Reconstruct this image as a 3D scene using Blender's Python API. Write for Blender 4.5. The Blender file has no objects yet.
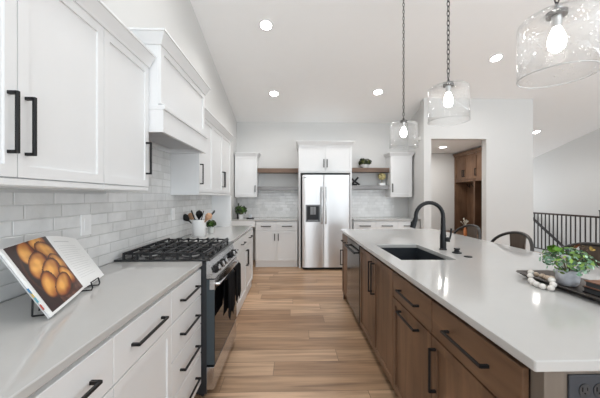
import bpy, bmesh, math, random
from mathutils import Vector, Matrix
random.seed(7)
S = bpy.context.scene
COL = S.collection
PI = math.pi

# ------------------------------------------------------------------ camera
F = 284.0; H = 1.34
cd = bpy.data.cameras.new('camera'); cam = bpy.data.objects.new('camera', cd); COL.objects.link(cam)
cd.sensor_width = 36.0; cd.lens = 36.0 * F / 600.0; cd.shift_y = -2.0 / 600.0
cd.clip_start = 0.02; cd.clip_end = 100
cam.location = (0, 0, H); cam.rotation_euler = (PI/2, 0, -math.atan(7/F))
S.camera = cam
# ------------------------------------------------------------------ world, added fill lamps, exposure
S.view_settings.view_transform = 'Standard'; S.view_settings.look = 'None'
S.view_settings.gamma = 1.0; S.view_settings.use_curve_mapping = False
S.view_settings.exposure = 0.13
W = bpy.data.worlds.new('sky'); S.world = W; W.use_nodes = True
bg = W.node_tree.nodes['Background']; bg.inputs['Color'].default_value = (0.89, 0.95, 1.0, 1); bg.inputs['Strength'].default_value = 0.75
def area(name, loc, rot, sx, sy, power, color=(1, 1, 1), spread=180):
    l = bpy.data.lights.new(name, 'AREA'); l.shape = 'RECTANGLE'; l.size = sx; l.size_y = sy
    l.energy = power; l.color = color; l.spread = math.radians(spread)
    o = bpy.data.objects.new(name, l); COL.objects.link(o); o.location = loc; o.rotation_euler = rot
    return o
area('fill_rear', (2.5, -4.3, 1.1), (PI/2 + 1.15, 0, 0), 8.0, 3.0, 390, (0.84, 0.93, 1.0))  # added fill tilted up to brighten the ceiling; no window stands here
area('fill_side', (6.6, 0.0, 1.1), (PI/2 + 1.3, 0, PI/2), 4.5, 2.0, 115, (0.84, 0.93, 1.0))  # another added upward fill out of view, not a window
area('fill_hall', (5.7, 8.52, 1.5), (PI/2, 0, PI), 1.6, 2.0, 24, (0.92, 0.96, 1.0))  # added behind the partition to brighten the right hall wall
S.cycles.diffuse_bounces = 6; S.cycles.max_bounces = 14; S.cycles.transparent_max_bounces = 16
S.cycles.sample_clamp_indirect = 4.0; S.cycles.caustics_reflective = False; S.cycles.caustics_refractive = False

# ------------------------------------------------------------------ materials
def nt(name):
    m = bpy.data.materials.new(name); m.use_nodes = True
    t = m.node_tree; b = t.nodes['Principled BSDF']
    return m, t, b
def N(t, typ, **kw):
    n = t.nodes.new(typ)
    for k, v in kw.items():
        if k in ('op',): n.operation = v
        else: setattr(n, k, v)
    return n
def mat(name, col, rough=0.5, metal=0.0, noise=0.0, nscale=8.0, bump=0.0, bscale=60.0, spec=0.5, coat=0.0):
    m, t, b = nt(name)
    b.inputs['Base Color'].default_value = (*col, 1); b.inputs['Roughness'].default_value = rough
    b.inputs['Metallic'].default_value = metal; b.inputs['Specular IOR Level'].default_value = spec
    b.inputs['Coat Weight'].default_value = coat
    tc = N(t, 'ShaderNodeTexCoord')
    ns = N(t, 'ShaderNodeTexNoise'); ns.inputs['Scale'].default_value = nscale; ns.inputs['Detail'].default_value = 4
    t.links.new(tc.outputs['Object'], ns.inputs['Vector'])
    mx = N(t, 'ShaderNodeMix', data_type='RGBA')
    a = noise
    mx.inputs[6].default_value = (*[c*(1-a) for c in col], 1); mx.inputs[7].default_value = (*[min(1, c*(1+a)) for c in col], 1)
    t.links.new(ns.outputs['Fac'], mx.inputs[0]); t.links.new(mx.outputs[2], b.inputs['Base Color'])
    if bump:
        n2 = N(t, 'ShaderNodeTexNoise'); n2.inputs['Scale'].default_value = bscale
        t.links.new(tc.outputs['Object'], n2.inputs['Vector'])
        bp = N(t, 'ShaderNodeBump'); bp.inputs['Strength'].default_value = bump; bp.inputs['Distance'].default_value = 0.01
        t.links.new(n2.outputs['Fac'], bp.inputs['Height']); t.links.new(bp.outputs['Normal'], b.inputs['Normal'])
    return m
def emis(name, col, st):
    m, t, b = nt(name)
    b.inputs['Base Color'].default_value = (*col, 1); b.inputs['Emission Color'].default_value = (*col, 1)
    b.inputs['Emission Strength'].default_value = st
    return m
def wood(name, c1, c2, axis='z', rough=0.45, scale=1.0):
    m, t, b = nt(name); b.inputs['Roughness'].default_value = rough
    tc = N(t, 'ShaderNodeTexCoord'); mp = N(t, 'ShaderNodeMapping')
    s = {'x': (1.2, 14, 14), 'y': (14, 1.2, 14), 'z': (14, 14, 1.2)}[axis]
    mp.inputs['Scale'].default_value = [v*scale for v in s]
    t.links.new(tc.outputs['Object'], mp.inputs['Vector'])
    n1 = N(t, 'ShaderNodeTexNoise'); n1.inputs['Scale'].default_value = 1.0; n1.inputs['Detail'].default_value = 6; n1.inputs['Distortion'].default_value = 0.9
    t.links.new(mp.outputs['Vector'], n1.inputs['Vector'])
    n2 = N(t, 'ShaderNodeTexNoise'); n2.inputs['Scale'].default_value = 2.2; n2.inputs['Detail'].default_value = 2
    t.links.new(tc.outputs['Object'], n2.inputs['Vector'])
    ad = N(t, 'ShaderNodeMath', op='ADD'); mu = N(t, 'ShaderNodeMath', op='MULTIPLY'); mu.inputs[1].default_value = 0.5
    t.links.new(n1.outputs['Fac'], ad.inputs[0]); t.links.new(n2.outputs['Fac'], ad.inputs[1]); t.links.new(ad.outputs[0], mu.inputs[0])
    r = N(t, 'ShaderNodeValToRGB'); e = r.color_ramp.elements
    e[0].position = 0.37; e[0].color = (*c1, 1); e[1].position = 0.63; e[1].color = (*c2, 1)
    t.links.new(mu.outputs[0], r.inputs['Fac']); t.links.new(r.outputs['Color'], b.inputs['Base Color'])
    return m
def tiles(name, ua, va, w, h, grout, stops, rough, bump=0.3, gw=0.035):
    """running-bond cells: ua / va are the object axes used for length and height"""
    m, t, b = nt(name); L = t.links
    tc = N(t, 'ShaderNodeTexCoord'); sp = N(t, 'ShaderNodeSeparateXYZ'); L.new(tc.outputs['Object'], sp.inputs[0])
    def M(op, a, bb=None):
        n = N(t, 'ShaderNodeMath', op=op)
        for i, x in enumerate((a, bb)):
            if x is None: continue
            if isinstance(x, (int, float)): n.inputs[i].default_value = x
            else: L.new(x, n.inputs[i])
        return n.outputs[0]
    u = sp.outputs[ua]; v = M('DIVIDE', sp.outputs[va], h)
    row = M('FLOOR', v); fv = M('FRACT', v)
    wn = N(t, 'ShaderNodeTexWhiteNoise', noise_dimensions='1D'); L.new(row, wn.inputs['W'])
    uu = M('ADD', M('DIVIDE', u, w), M('MULTIPLY', wn.outputs['Value'], 0.93))
    colm = M('FLOOR', uu); fu = M('FRACT', uu)
    cb = N(t, 'ShaderNodeCombineXYZ'); L.new(colm, cb.inputs[0]); L.new(row, cb.inputs[1])
    w2 = N(t, 'ShaderNodeTexWhiteNoise', noise_dimensions='2D'); L.new(cb.outputs[0], w2.inputs['Vector'])
    r = N(t, 'ShaderNodeValToRGB'); cr = r.color_ramp
    while len(cr.elements) < len(stops): cr.elements.new(0.5)
    for e, (p, c) in zip(cr.elements, stops): e.position = p; e.color = (*c, 1)
    L.new(w2.outputs['Value'], r.inputs['Fac'])
    # distance to the joint
    dv = M('MINIMUM', fv, M('SUBTRACT', 1.0, fv)); du = M('MULTIPLY', M('MINIMUM', fu, M('SUBTRACT', 1.0, fu)), w / h)
    d = M('MINIMUM', dv, du)
    jt = M('LESS_THAN', d, gw)
    return m, t, b, L, M, r, jt, w2, tc, d
def tile_mat(name, ua, w=0.205, h=0.0652):
    m, t, b, L, M, r, jt, w2, tc, d = tiles(name, ua, 2, w, h, None,
        [(0.0, (0.80, 0.80, 0.79)), (0.35, (0.85, 0.85, 0.84)), (0.7, (0.88, 0.88, 0.875)), (1.0, (0.93, 0.93, 0.925))], 0.15)
    mx = N(t, 'ShaderNodeMix', data_type='RGBA'); mx.inputs[7].default_value = (0.76, 0.76, 0.75, 1)
    L.new(jt, mx.inputs[0]); L.new(r.outputs['Color'], mx.inputs[6])
    n = N(t, 'ShaderNodeTexNoise'); n.inputs['Scale'].default_value = 9; L.new(tc.outputs['Object'], n.inputs['Vector'])
    m2 = N(t, 'ShaderNodeMix', data_type='RGBA'); m2.blend_type = 'MULTIPLY'; m2.inputs[0].default_value = 0.28
    L.new(mx.outputs[2], m2.inputs[6]); L.new(n.outputs['Fac'], m2.inputs[7]); L.new(m2.outputs[2], b.inputs['Base Color'])
    b.inputs['Roughness'].default_value = 0.16
    # wavy hand-made glaze
    n3 = N(t, 'ShaderNodeTexNoise'); n3.inputs['Scale'].default_value = 22; L.new(tc.outputs['Object'], n3.inputs['Vector'])
    hh = M('ADD', M('MULTIPLY', n3.outputs['Fac'], 0.55), M('ADD', M('MULTIPLY', w2.outputs['Value'], 0.25), M('MULTIPLY', M('MINIMUM', d, 0.08), 6.0)))
    bp = N(t, 'ShaderNodeBump'); bp.inputs['Strength'].default_value = 0.6; bp.inputs['Distance'].default_value = 0.009
    L.new(hh, bp.inputs['Height']); L.new(bp.outputs['Normal'], b.inputs['Normal'])
    return m
def floor_mat():
    m, t, b, L, M, r, jt, w2, tc, d = tiles('oak_planks', 0, 1, 1.45, 0.178, None,
        [(0.0, (0.38, 0.225, 0.128)), (0.3, (0.46, 0.29, 0.172)), (0.7, (0.54, 0.35, 0.215)), (1.0, (0.62, 0.415, 0.268))], 0.4, gw=0.010)
    mp = N(t, 'ShaderNodeMapping'); mp.inputs['Scale'].default_value = (1.1, 15, 1); L.new(tc.outputs['Object'], mp.inputs['Vector'])
    vm = N(t, 'ShaderNodeVectorMath', operation='ADD'); L.new(mp.outputs[0], vm.inputs[0])
    cb = N(t, 'ShaderNodeCombineXYZ'); L.new(M('MULTIPLY', w2.outputs['Value'], 37.0), cb.inputs[0]); L.new(M('MULTIPLY', w2.outputs['Value'], 11.0), cb.inputs[2])
    L.new(cb.outputs[0], vm.inputs[1])
    n = N(t, 'ShaderNodeTexNoise'); n.inputs['Scale'].default_value = 1.2; n.inputs['Detail'].default_value = 7; n.inputs['Distortion'].default_value = 0.7
    L.new(vm.outputs[0], n.inputs['Vector'])
    rr = N(t, 'ShaderNodeValToRGB'); e = rr.color_ramp.elements
    e[0].position = 0.30; e[0].color = (0.44, 0.41, 0.39, 1); e[1].position = 0.62; e[1].color = (1.08, 1.08, 1.08, 1)
    L.new(n.outputs['Fac'], rr.inputs['Fac'])
    m2 = N(t, 'ShaderNodeMix', data_type='RGBA'); m2.blend_type = 'MULTIPLY'; m2.inputs[0].default_value = 0.85
    L.new(r.outputs['Color'], m2.inputs[6]); L.new(rr.outputs['Color'], m2.inputs[7])
    mx = N(t, 'ShaderNodeMix', data_type='RGBA'); mx.inputs[7].default_value = (0.16, 0.10, 0.06, 1)
    L.new(jt, mx.inputs[0]); L.new(m2.outputs[2], mx.inputs[6]); L.new(mx.outputs[2], b.inputs['Base Color'])
    b.inputs['Roughness'].default_value = 0.42
    return m
def glass_mat(name, seeded=True):
    m, t, b = nt(name); L = t.links; t.nodes.remove(b)
    out = [n for n in t.nodes if n.type == 'OUTPUT_MATERIAL'][0]
    tr = N(t, 'ShaderNodeBsdfTransparent'); tr.inputs['Color'].default_value = (0.992, 0.994, 0.994, 1)
    gl = N(t, 'ShaderNodeBsdfGlossy'); gl.inputs['Roughness'].default_value = 0.06
    lw = N(t, 'ShaderNodeLayerWeight'); lw.inputs['Blend'].default_value = 0.34
    mx = N(t, 'ShaderNodeMixShader')
    L.new(tr.outputs[0], mx.inputs[1]); L.new(gl.outputs[0], mx.inputs[2])
    df = N(t, 'ShaderNodeBsdfTranslucent'); df.inputs['Color'].default_value = (.95, .95, .95, 1)
    fog = N(t, 'ShaderNodeMixShader'); fog.inputs[0].default_value = 0.012 if seeded else 0.01
    L.new(mx.outputs[0], fog.inputs[1]); L.new(df.outputs[0], fog.inputs[2]); L.new(fog.outputs[0], out.inputs['Surface'])
    tc = N(t, 'ShaderNodeTexCoord')
    vo = N(t, 'ShaderNodeTexVoronoi'); vo.inputs['Scale'].default_value = 85; L.new(tc.outputs['Object'], vo.inputs['Vector'])
    ns = N(t, 'ShaderNodeTexNoise'); ns.inputs['Scale'].default_value = 16; L.new(tc.outputs['Object'], ns.inputs['Vector'])
    sd = N(t, 'ShaderNodeMath', op='LESS_THAN'); sd.inputs[1].default_value = 0.22; L.new(vo.outputs['Distance'], sd.inputs[0])
    pat = N(t, 'ShaderNodeMath', op='GREATER_THAN'); pat.inputs[1].default_value = 0.56; L.new(ns.outputs['Fac'], pat.inputs[0])
    mu = N(t, 'ShaderNodeMath', op='MULTIPLY'); L.new(sd.outputs[0], mu.inputs[0]); L.new(pat.outputs[0], mu.inputs[1])
    m2 = N(t, 'ShaderNodeMath', op='MULTIPLY'); m2.inputs[1].default_value = 0.6 if seeded else 0.0; L.new(mu.outputs[0], m2.inputs[0])
    m3 = N(t, 'ShaderNodeMath', op='MULTIPLY'); m3.inputs[1].default_value = 0.75; L.new(lw.outputs['Facing'], m3.inputs[0])
    pw = N(t, 'ShaderNodeMath', op='POWER'); pw.inputs[1].default_value = 1.6; L.new(m3.outputs[0], pw.inputs[0])
    ad = N(t, 'ShaderNodeMath', op='ADD', use_clamp=True); L.new(pw.outputs[0], ad.inputs[0]); ad.inputs[1].default_value = 0.0
    L.new(ad.outputs[0], mx.inputs[0])
    fa_ = N(t, 'ShaderNodeMath', op='ADD'); fa_.inputs[1].default_value = 0.02 if seeded else 0.01; L.new(m2.outputs[0], fa_.inputs[0]); L.new(fa_.outputs[0], fog.inputs[0])
    bp = N(t, 'ShaderNodeBump'); bp.inputs['Strength'].default_value = 0.25; bp.inputs['Distance'].default_value = 0.01
    L.new(ns.outputs['Fac'], bp.inputs['Height']); L.new(bp.outputs['Normal'], gl.inputs['Normal'])
    return m
def attr_mat(name, rough=0.5, attr='Col'):
    m, t, b = nt(name); b.inputs['Roughness'].default_value = rough
    a = N(t, 'ShaderNodeVertexColor', layer_name=attr); t.links.new(a.outputs['Color'], b.inputs['Base Color'])
    return m
def steel_mat(name, col, rough, axis, aniso=0.0):
    m, t, b = nt(name); b.inputs['Metallic'].default_value = 1.0; b.inputs['Base Color'].default_value = (*col, 1)
    tc = N(t, 'ShaderNodeTexCoord'); mp = N(t, 'ShaderNodeMapping')
    mp.inputs['Scale'].default_value = {'x': (2, 200, 200), 'z': (200, 200, 2), 'y': (200, 2, 200)}[axis]
    n = N(t, 'ShaderNodeTexNoise'); n.inputs['Scale'].default_value = 1.0
    t.links.new(tc.outputs['Object'], mp.inputs[0]); t.links.new(mp.outputs[0], n.inputs['Vector'])
    mr = N(t, 'ShaderNodeMapRange'); mr.inputs[3].default_value = rough*0.8; mr.inputs[4].default_value = rough*1.25
    t.links.new(n.outputs['Fac'], mr.inputs[0]); t.links.new(mr.outputs[0], b.inputs['Roughness'])
    if aniso:
        tg = N(t, 'ShaderNodeTangent'); tg.direction_type = 'RADIAL'; tg.axis = 'Z'
        b.inputs['Anisotropic'].default_value = aniso; b.inputs['Anisotropic Rotation'].default_value = 0.25
        t.links.new(tg.outputs[0], b.inputs['Tangent'])
    # gentle ripple of the sheet
    n2 = N(t, 'ShaderNodeTexNoise'); n2.inputs['Scale'].default_value = 3.0; t.links.new(tc.outputs['Object'], n2.inputs['Vector'])
    bp = N(t, 'ShaderNodeBump'); bp.inputs['Strength'].default_value = 0.06; bp.inputs['Distance'].default_value = 0.05
    t.links.new(n2.outputs['Fac'], bp.inputs['Height']); t.links.new(bp.outputs['Normal'], b.inputs['Normal'])
    return m

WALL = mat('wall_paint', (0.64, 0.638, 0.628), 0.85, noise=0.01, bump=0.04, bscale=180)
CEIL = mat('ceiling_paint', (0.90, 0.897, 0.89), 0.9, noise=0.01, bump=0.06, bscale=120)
CAB = mat('white_cabinet_paint', (0.78, 0.785, 0.788), 0.38, noise=0.01)
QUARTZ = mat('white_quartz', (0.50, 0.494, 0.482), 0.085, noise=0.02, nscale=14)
TILE_SIDE = tile_mat('glazed_tile_side', 1); TILE_BACK = tile_mat('glazed_tile_back', 0, 0.16, 0.0652)
FLOOR = floor_mat()
WOODI = wood('stained_island_wood', (0.100, 0.052, 0.028), (0.215, 0.122, 0.070), 'z', 0.42)
WOODX = wood('stained_island_wood_flat', (0.100, 0.052, 0.028), (0.215, 0.122, 0.070), 'x', 0.42)
GAPSHADE = wood('shaded_carcass_wood', (0.022, 0.014, 0.010), (0.045, 0.030, 0.022), 'z', 0.6)  # island carcass coloured dark to paint shade into the gaps between fronts
WOODE = wood('cool_lit_end_wood', (0.150, 0.122, 0.098), (0.235, 0.20, 0.168), 'z', 0.5)  # island wood made greyer and lighter: cooler light painted into the end panel
WOODL = wood('locker_wood', (0.095, 0.050, 0.028), (0.20, 0.113, 0.066), 'z', 0.5)
SHELF = wood('walnut_shelf', (0.10, 0.058, 0.036), (0.20, 0.125, 0.085), 'x', 0.5)
SHELFG = wood('glare_shelf', (0.17, 0.165, 0.165), (0.29, 0.285, 0.285), 'x', 0.3)  # brown shelf wood with its glare painted in as grey
BLACK = mat('black_metal', (0.010, 0.010, 0.011), 0.5, noise=0.05, spec=.35)
IRON = mat('cast_iron', (0.018, 0.018, 0.020), 0.5, noise=0.2, nscale=60, bump=0.2, bscale=300)
ENAMEL = mat('black_enamel', (0.022, 0.023, 0.025), 0.2, spec=.6)
CAPM = mat('knob_cap', (.62, .62, .63), .25, metal=.9)
ALU = mat('burner_ring', (.45, .45, .45), .4, metal=.8)
BGLASS = mat('black_glass', (0.006, 0.006, 0.007), 0.04, spec=0.8)
STEEL = steel_mat('brushed_steel', (0.62, 0.62, 0.625), 0.24, 'z')
FRIDGE = steel_mat('fridge_steel', (0.70, 0.70, 0.705), 0.34, 'z', .88)
STEELH = steel_mat('brushed_steel_flat', (0.60, 0.60, 0.60), 0.25, 'y')
DSTEEL = steel_mat('black_stainless', (0.10, 0.10, 0.105), 0.16, 'x')
DARKS = mat('dark_side_panel', (0.018, 0.020, 0.024), 0.45)
SLATE = mat('slate_door_edge', (0.040, 0.056, 0.066), 0.4)
SINK = mat('sink_composite', (0.020, 0.024, 0.030), 0.45, noise=0.2, nscale=200)
GLASS = glass_mat('seeded_glass'); CLEAR = glass_mat('clear_glass', False)
RIM = mat('glass_rim', (.55, .56, .56), .12, noise=.3, nscale=30)
BULB = emis('lit_bulb', (1.0, 0.97, 0.93), 32.0)
LED = emis('lit_led', (1.0, 0.97, 0.93), 30.0)
GUN = mat('gunmetal_tube', (0.050, 0.047, 0.045), 0.38, metal=0.6, noise=0.15, nscale=30)
SEATW = wood('stool_wood', (0.060, 0.042, 0.030), (0.115, 0.083, 0.062), 'z', 0.5)
PLASTIC = mat('white_plastic', (0.85, 0.85, 0.85), 0.35)
GREYP = mat('slate_plastic', (0.050, 0.053, 0.061), 0.55, spec=.2)
DARKP = mat('dark_slot', (0.004, 0.004, 0.005), 0.6, spec=.2)
CLOTH = mat('black_cloth', (0.006, 0.006, 0.007), 0.95, spec=.1, bump=0.4, bscale=400)
PAPER = mat('paper', (0.80, 0.80, 0.79), 0.6)
INK = mat('grey_ink', (0.60, 0.60, 0.60), 0.7)
CERAM = mat('white_ceramic', (0.82, 0.82, 0.82), 0.3)
STONE = mat('grey_stone_pot', (0.50, 0.51, 0.545), 0.7, noise=0.75, nscale=24, bump=0.3, bscale=50)
SOIL = mat('soil', (0.05, 0.035, 0.025), 0.95, noise=0.4, nscale=80)
LEAF = attr_mat('leaf', 0.5)
STEM = mat('stem', (0.16, 0.14, 0.07), 0.8)
BEADW = mat('white_wood_bead', (0.72, 0.69, 0.65), 0.6, noise=0.15, nscale=40)
BEADT = mat('tan_wood_bead', (0.55, 0.43, 0.33), 0.6, noise=0.2, nscale=40)
TRAYW = wood('dark_tray_wood', (0.030, 0.024, 0.021), (0.075, 0.058, 0.048), 'y', 0.45)
RAILB = mat('rail_black', (0.035, 0.033, 0.034), 0.5)
RAILW = wood('rail_wood', (0.030, 0.018, 0.016), (0.06, 0.036, 0.030), 'y', 0.4)
TANW = wood('utensil_wood', (0.42, 0.22, 0.12), (0.60, 0.36, 0.22), 'z', 0.6)
TERRA = mat('terracotta_glaze', (0.52, 0.19, 0.07), 0.4, noise=0.2)
BROWN = mat('brown_leather', (0.22, 0.10, 0.06), 0.5, noise=0.2, nscale=40)
GOLD = mat('dried_gold', (0.48, 0.42, 0.20), 0.7, noise=0.3, nscale=50, bump=0.6, bscale=80)
TWIG = mat('dried_twig', (0.62, 0.60, 0.52), 0.8)
HANDLEM = BLACK

# ------------------------------------------------------------------ mesh helpers
def bm_new(): return bmesh.new()
def box(bm, x0, x1, y0, y1, z0, z1, bev=0.0, seg=2):
    r = bmesh.ops.create_cube(bm, size=1.0); vs = r['verts']
    for v in vs:
        v.co = Vector((x0 + (v.co.x + .5)*(x1-x0), y0 + (v.co.y + .5)*(y1-y0), z0 + (v.co.z + .5)*(z1-z0)))
    if bev > 0:
        es = list({e for v in vs for e in v.link_edges})
        bmesh.ops.bevel(bm, geom=es, offset=bev, segments=seg, profile=0.6, affect='EDGES', clamp_overlap=True)
def shaker(bm, x0, x1, y0, y1, z0, z1, st=0.057, dep=0.008):
    """panel whose front faces -y at y0, with a recessed centre"""
    r = bmesh.ops.create_cube(bm, size=1.0); vs = r['verts']
    for v in vs:
        v.co = Vector((x0 + (v.co.x + .5)*(x1-x0), y0 + (v.co.y + .5)*(y1-y0), z0 + (v.co.z + .5)*(z1-z0)))
    fs = {f for v in vs for f in v.link_faces}
    fr = min(fs, key=lambda f: f.calc_center_median().y)
    bmesh.ops.inset_individual(bm, faces=[fr], thickness=st, depth=0)
    bmesh.ops.inset_individual(bm, faces=[fr], thickness=0.0015, depth=-dep)
def tube(bm, pts, r, n=8, close=False, caps=True):
    pts = [Vector(p) for p in pts]; rings = []; m = len(pts); prev = None
    rr = r if isinstance(r, (list, tuple)) else [r]*m
    for i, p in enumerate(pts):
        if close: d = (pts[(i+1) % m] - pts[i-1]).normalized()
        else: d = (pts[min(i+1, m-1)] - pts[max(i-1, 0)]).normalized()
        if prev is None:
            a = Vector((0, 0, 1)) if abs(d.z) < 0.9 else Vector((1, 0, 0))
            u = d.cross(a).normalized()
        else:
            u = (prev - d*prev.dot(d)).normalized()
        prev = u; w = d.cross(u)
        rings.append([bm.verts.new(p + (u*math.cos(2*PI*k/n) + w*math.sin(2*PI*k/n))*rr[i]) for k in range(n)])
    for i in range(m if close else m-1):
        A, B = rings[i], rings[(i+1) % m]
        for k in range(n): bm.faces.new((A[k], A[(k+1) % n], B[(k+1) % n], B[k]))
    if not close and caps:
        bm.faces.new(rings[0][::-1]); bm.faces.new(rings[-1])
def lathe(bm, prof, c=(0, 0, 0), n=24, capb=True, capt=True):
    c = Vector(c); rings = []
    for r, z in prof:
        rings.append([bm.verts.new(c + Vector((r*math.cos(2*PI*k/n), r*math.sin(2*PI*k/n), z))) for k in range(n)])
    for A, B in zip(rings, rings[1:]):
        for k in range(n): bm.faces.new((A[k], A[(k+1) % n], B[(k+1) % n], B[k]))
    if capb: bm.faces.new(rings[0][::-1])
    if capt: bm.faces.new(rings[-1])
def cyl(bm, p0, p1, r, n=16): tube(bm, [p0, p1], r, n)
def prism(bm, poly, a0, a1, axis='y'):
    """extrude a 2-D polygon: axis y -> poly is (x,z); axis x -> poly is (y,z); axis z -> (x,y)"""
    def P(p, a): return {'y': (p[0], a, p[1]), 'x': (a, p[0], p[1]), 'z': (p[0], p[1], a)}[axis]
    A = [bm.verts.new(P(p, a0)) for p in poly]; B = [bm.verts.new(P(p, a1)) for p in poly]
    n = len(poly); bm.faces.new(A[::-1]); bm.faces.new(B)
    for i in range(n): bm.faces.new((A[i], A[(i+1) % n], B[(i+1) % n], B[i]))
def sphere(bm, c, r, sx=1, sy=1, sz=1, u=14, v=8):
    m = Matrix.Translation(Vector(c)) @ Matrix.Diagonal((sx*r, sy*r, sz*r, 1))
    bmesh.ops.create_uvsphere(bm, u_segments=u, v_segments=v, radius=1.0, matrix=m)
def obj(name, bm, m, parent=None, smooth=False, bevel=0.0, world=False):
    bmesh.ops.recalc_face_normals(bm, faces=bm.faces[:])
    me = bpy.data.meshes.new(name); bm.to_mesh(me); bm.free()
    if isinstance(m, (list, tuple)):
        for x in m: me.materials.append(x)
    else: me.materials.append(m)
    if smooth:
        me.polygons.foreach_set('use_smooth', [True]*len(me.polygons))
        me.set_sharp_from_angle(angle=math.radians(38))
    o = bpy.data.objects.new(name, me); COL.objects.link(o)
    if parent is not None: o.parent = parent
    if bevel:
        b = o.modifiers.new('edge', 'BEVEL'); b.width = bevel; b.segments = 2; b.limit_method = 'ANGLE'; b.angle_limit = math.radians(40)
    return o
def thing(name, label, cat, loc=(0, 0, 0), rz=0.0, group=None):
    o = bpy.data.objects.new(name, None); COL.objects.link(o); o.empty_display_size = 0.1
    o.location = loc; o.rotation_euler = (0, 0, rz); o['label'] = label; o['category'] = cat
    if group: o['group'] = group
    return o
def tag(o, label, cat, group=None):
    o['label'] = label; o['category'] = cat
    if group: o['group'] = group
    return o
def struct(name, bm, m, bevel=0.0):
    o = obj(name, bm, m, bevel=bevel); o['kind'] = 'structure'; return o
def dup(root, loc, label, rz=None, group=None):
    r = root.copy(); COL.objects.link(r); r.location = loc; r['label'] = label
    if rz is not None: r.rotation_euler = (0, 0, rz)
    if group: r['group'] = group
    for ch in list(root.children):
        c = ch.copy(); COL.objects.link(c); c.parent = r
        for g in list(ch.children):
            d = g.copy(); COL.objects.link(d); d.parent = c
    return r

# ================================================================== SETTING
XL = -1.19; YB = 6.05; ZB = 2.93; K = 0.25; YP = 5.15; XR = 6.9; YE = 8.6; YR = -5.0
def zc(y): return ZB + K*(YB - y) if y > -0.5 else ZB + K*(YB + 0.5) - K*(-0.5 - y)
b = bm_new(); box(b, XL-.1, 5.98, YR, YE, -0.12, 0); box(b, 5.98, XR+.1, YR, 3.0, -0.12, 0); box(b, 5.98, XR+.1, 3.0, YE, -2.9, -2.8)
struct('floor', b, FLOOR)
b = bm_new(); prism(b, [(YE+.1, zc(YE+.1)), (-0.5, zc(-0.5)), (YR, zc(YR)), (YR, zc(YR)+.15), (-0.5, zc(-0.5)+.15), (YE+.1, zc(YE+.1)+.15)], XL-.12, XR+.12, 'x')
struct('ceiling', b, CEIL)
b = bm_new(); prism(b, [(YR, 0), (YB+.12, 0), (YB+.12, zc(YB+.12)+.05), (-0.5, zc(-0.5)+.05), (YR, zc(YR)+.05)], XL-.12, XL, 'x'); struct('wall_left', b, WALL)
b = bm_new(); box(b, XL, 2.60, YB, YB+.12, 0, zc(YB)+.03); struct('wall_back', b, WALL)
OX0, OX1, OZ = 2.535, 3.565, 2.41
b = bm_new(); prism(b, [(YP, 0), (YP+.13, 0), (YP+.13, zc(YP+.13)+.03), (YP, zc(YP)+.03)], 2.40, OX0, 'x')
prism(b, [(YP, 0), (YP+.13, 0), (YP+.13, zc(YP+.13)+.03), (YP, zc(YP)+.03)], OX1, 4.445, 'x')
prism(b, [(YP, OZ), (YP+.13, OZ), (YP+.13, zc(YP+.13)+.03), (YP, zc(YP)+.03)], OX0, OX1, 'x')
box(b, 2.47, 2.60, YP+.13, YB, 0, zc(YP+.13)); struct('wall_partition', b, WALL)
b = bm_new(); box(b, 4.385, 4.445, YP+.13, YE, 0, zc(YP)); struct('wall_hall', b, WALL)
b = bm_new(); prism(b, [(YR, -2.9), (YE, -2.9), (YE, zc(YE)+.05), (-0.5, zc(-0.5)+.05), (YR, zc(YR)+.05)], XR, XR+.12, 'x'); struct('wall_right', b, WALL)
b = bm_new(); box(b, 2.6, XR, YE, YE+.12, -2.9, zc(YE)+.03); struct('wall_end', b, WALL)
b = bm_new(); box(b, 2.60, 4.385, 7.06, 7.16, 0, 2.44); box(b, 2.50, 2.60, YB+.12, 7.16, 0, 2.44); struct('wall_mudroom', b, WALL)
b = bm_new(); box(b, 2.60, 4.385, YP+.13, 7.1, 2.44, 2.50); box(b, OX0-.1, 2.60, YP+.13, YP+.4, 2.44, 2.5); struct('ceiling_mudroom', b, CEIL)
b = bm_new(); box(b, OX1, 4.445, YP-.014, YP, 0, .13, .003); box(b, 2.40, OX0, YP-.014, YP, 0, .13, .003); struct('baseboard_partition', b, CAB)

# tile
b = bm_new(); box(b, XL+.001, XL+.010, -0.45, 4.16, .9145, 1.359); box(b, XL+.001, XL+.010, 1.822, 2.77, 1.359, 1.752)
tag(obj('tile_backsplash', b, TILE_SIDE), 'pale grey glazed brick tile covering the left wall behind the range', 'backsplash')
b = bm_new(); box(b, XL+.012, .107, YB-.010, YB-.001, .9145, 1.477)
tag(obj('tile_backsplash', b, TILE_BACK), 'glossy white tile patch on the back wall left of the refrigerator', 'backsplash')
b = bm_new(); box(b, 1.163, 2.17, YB-.010, YB-.001, .9145, 1.501)
tag(obj('tile_backsplash', b, TILE_BACK), 'glossy white tile patch on the back wall right of the refrigerator', 'backsplash')

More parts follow.
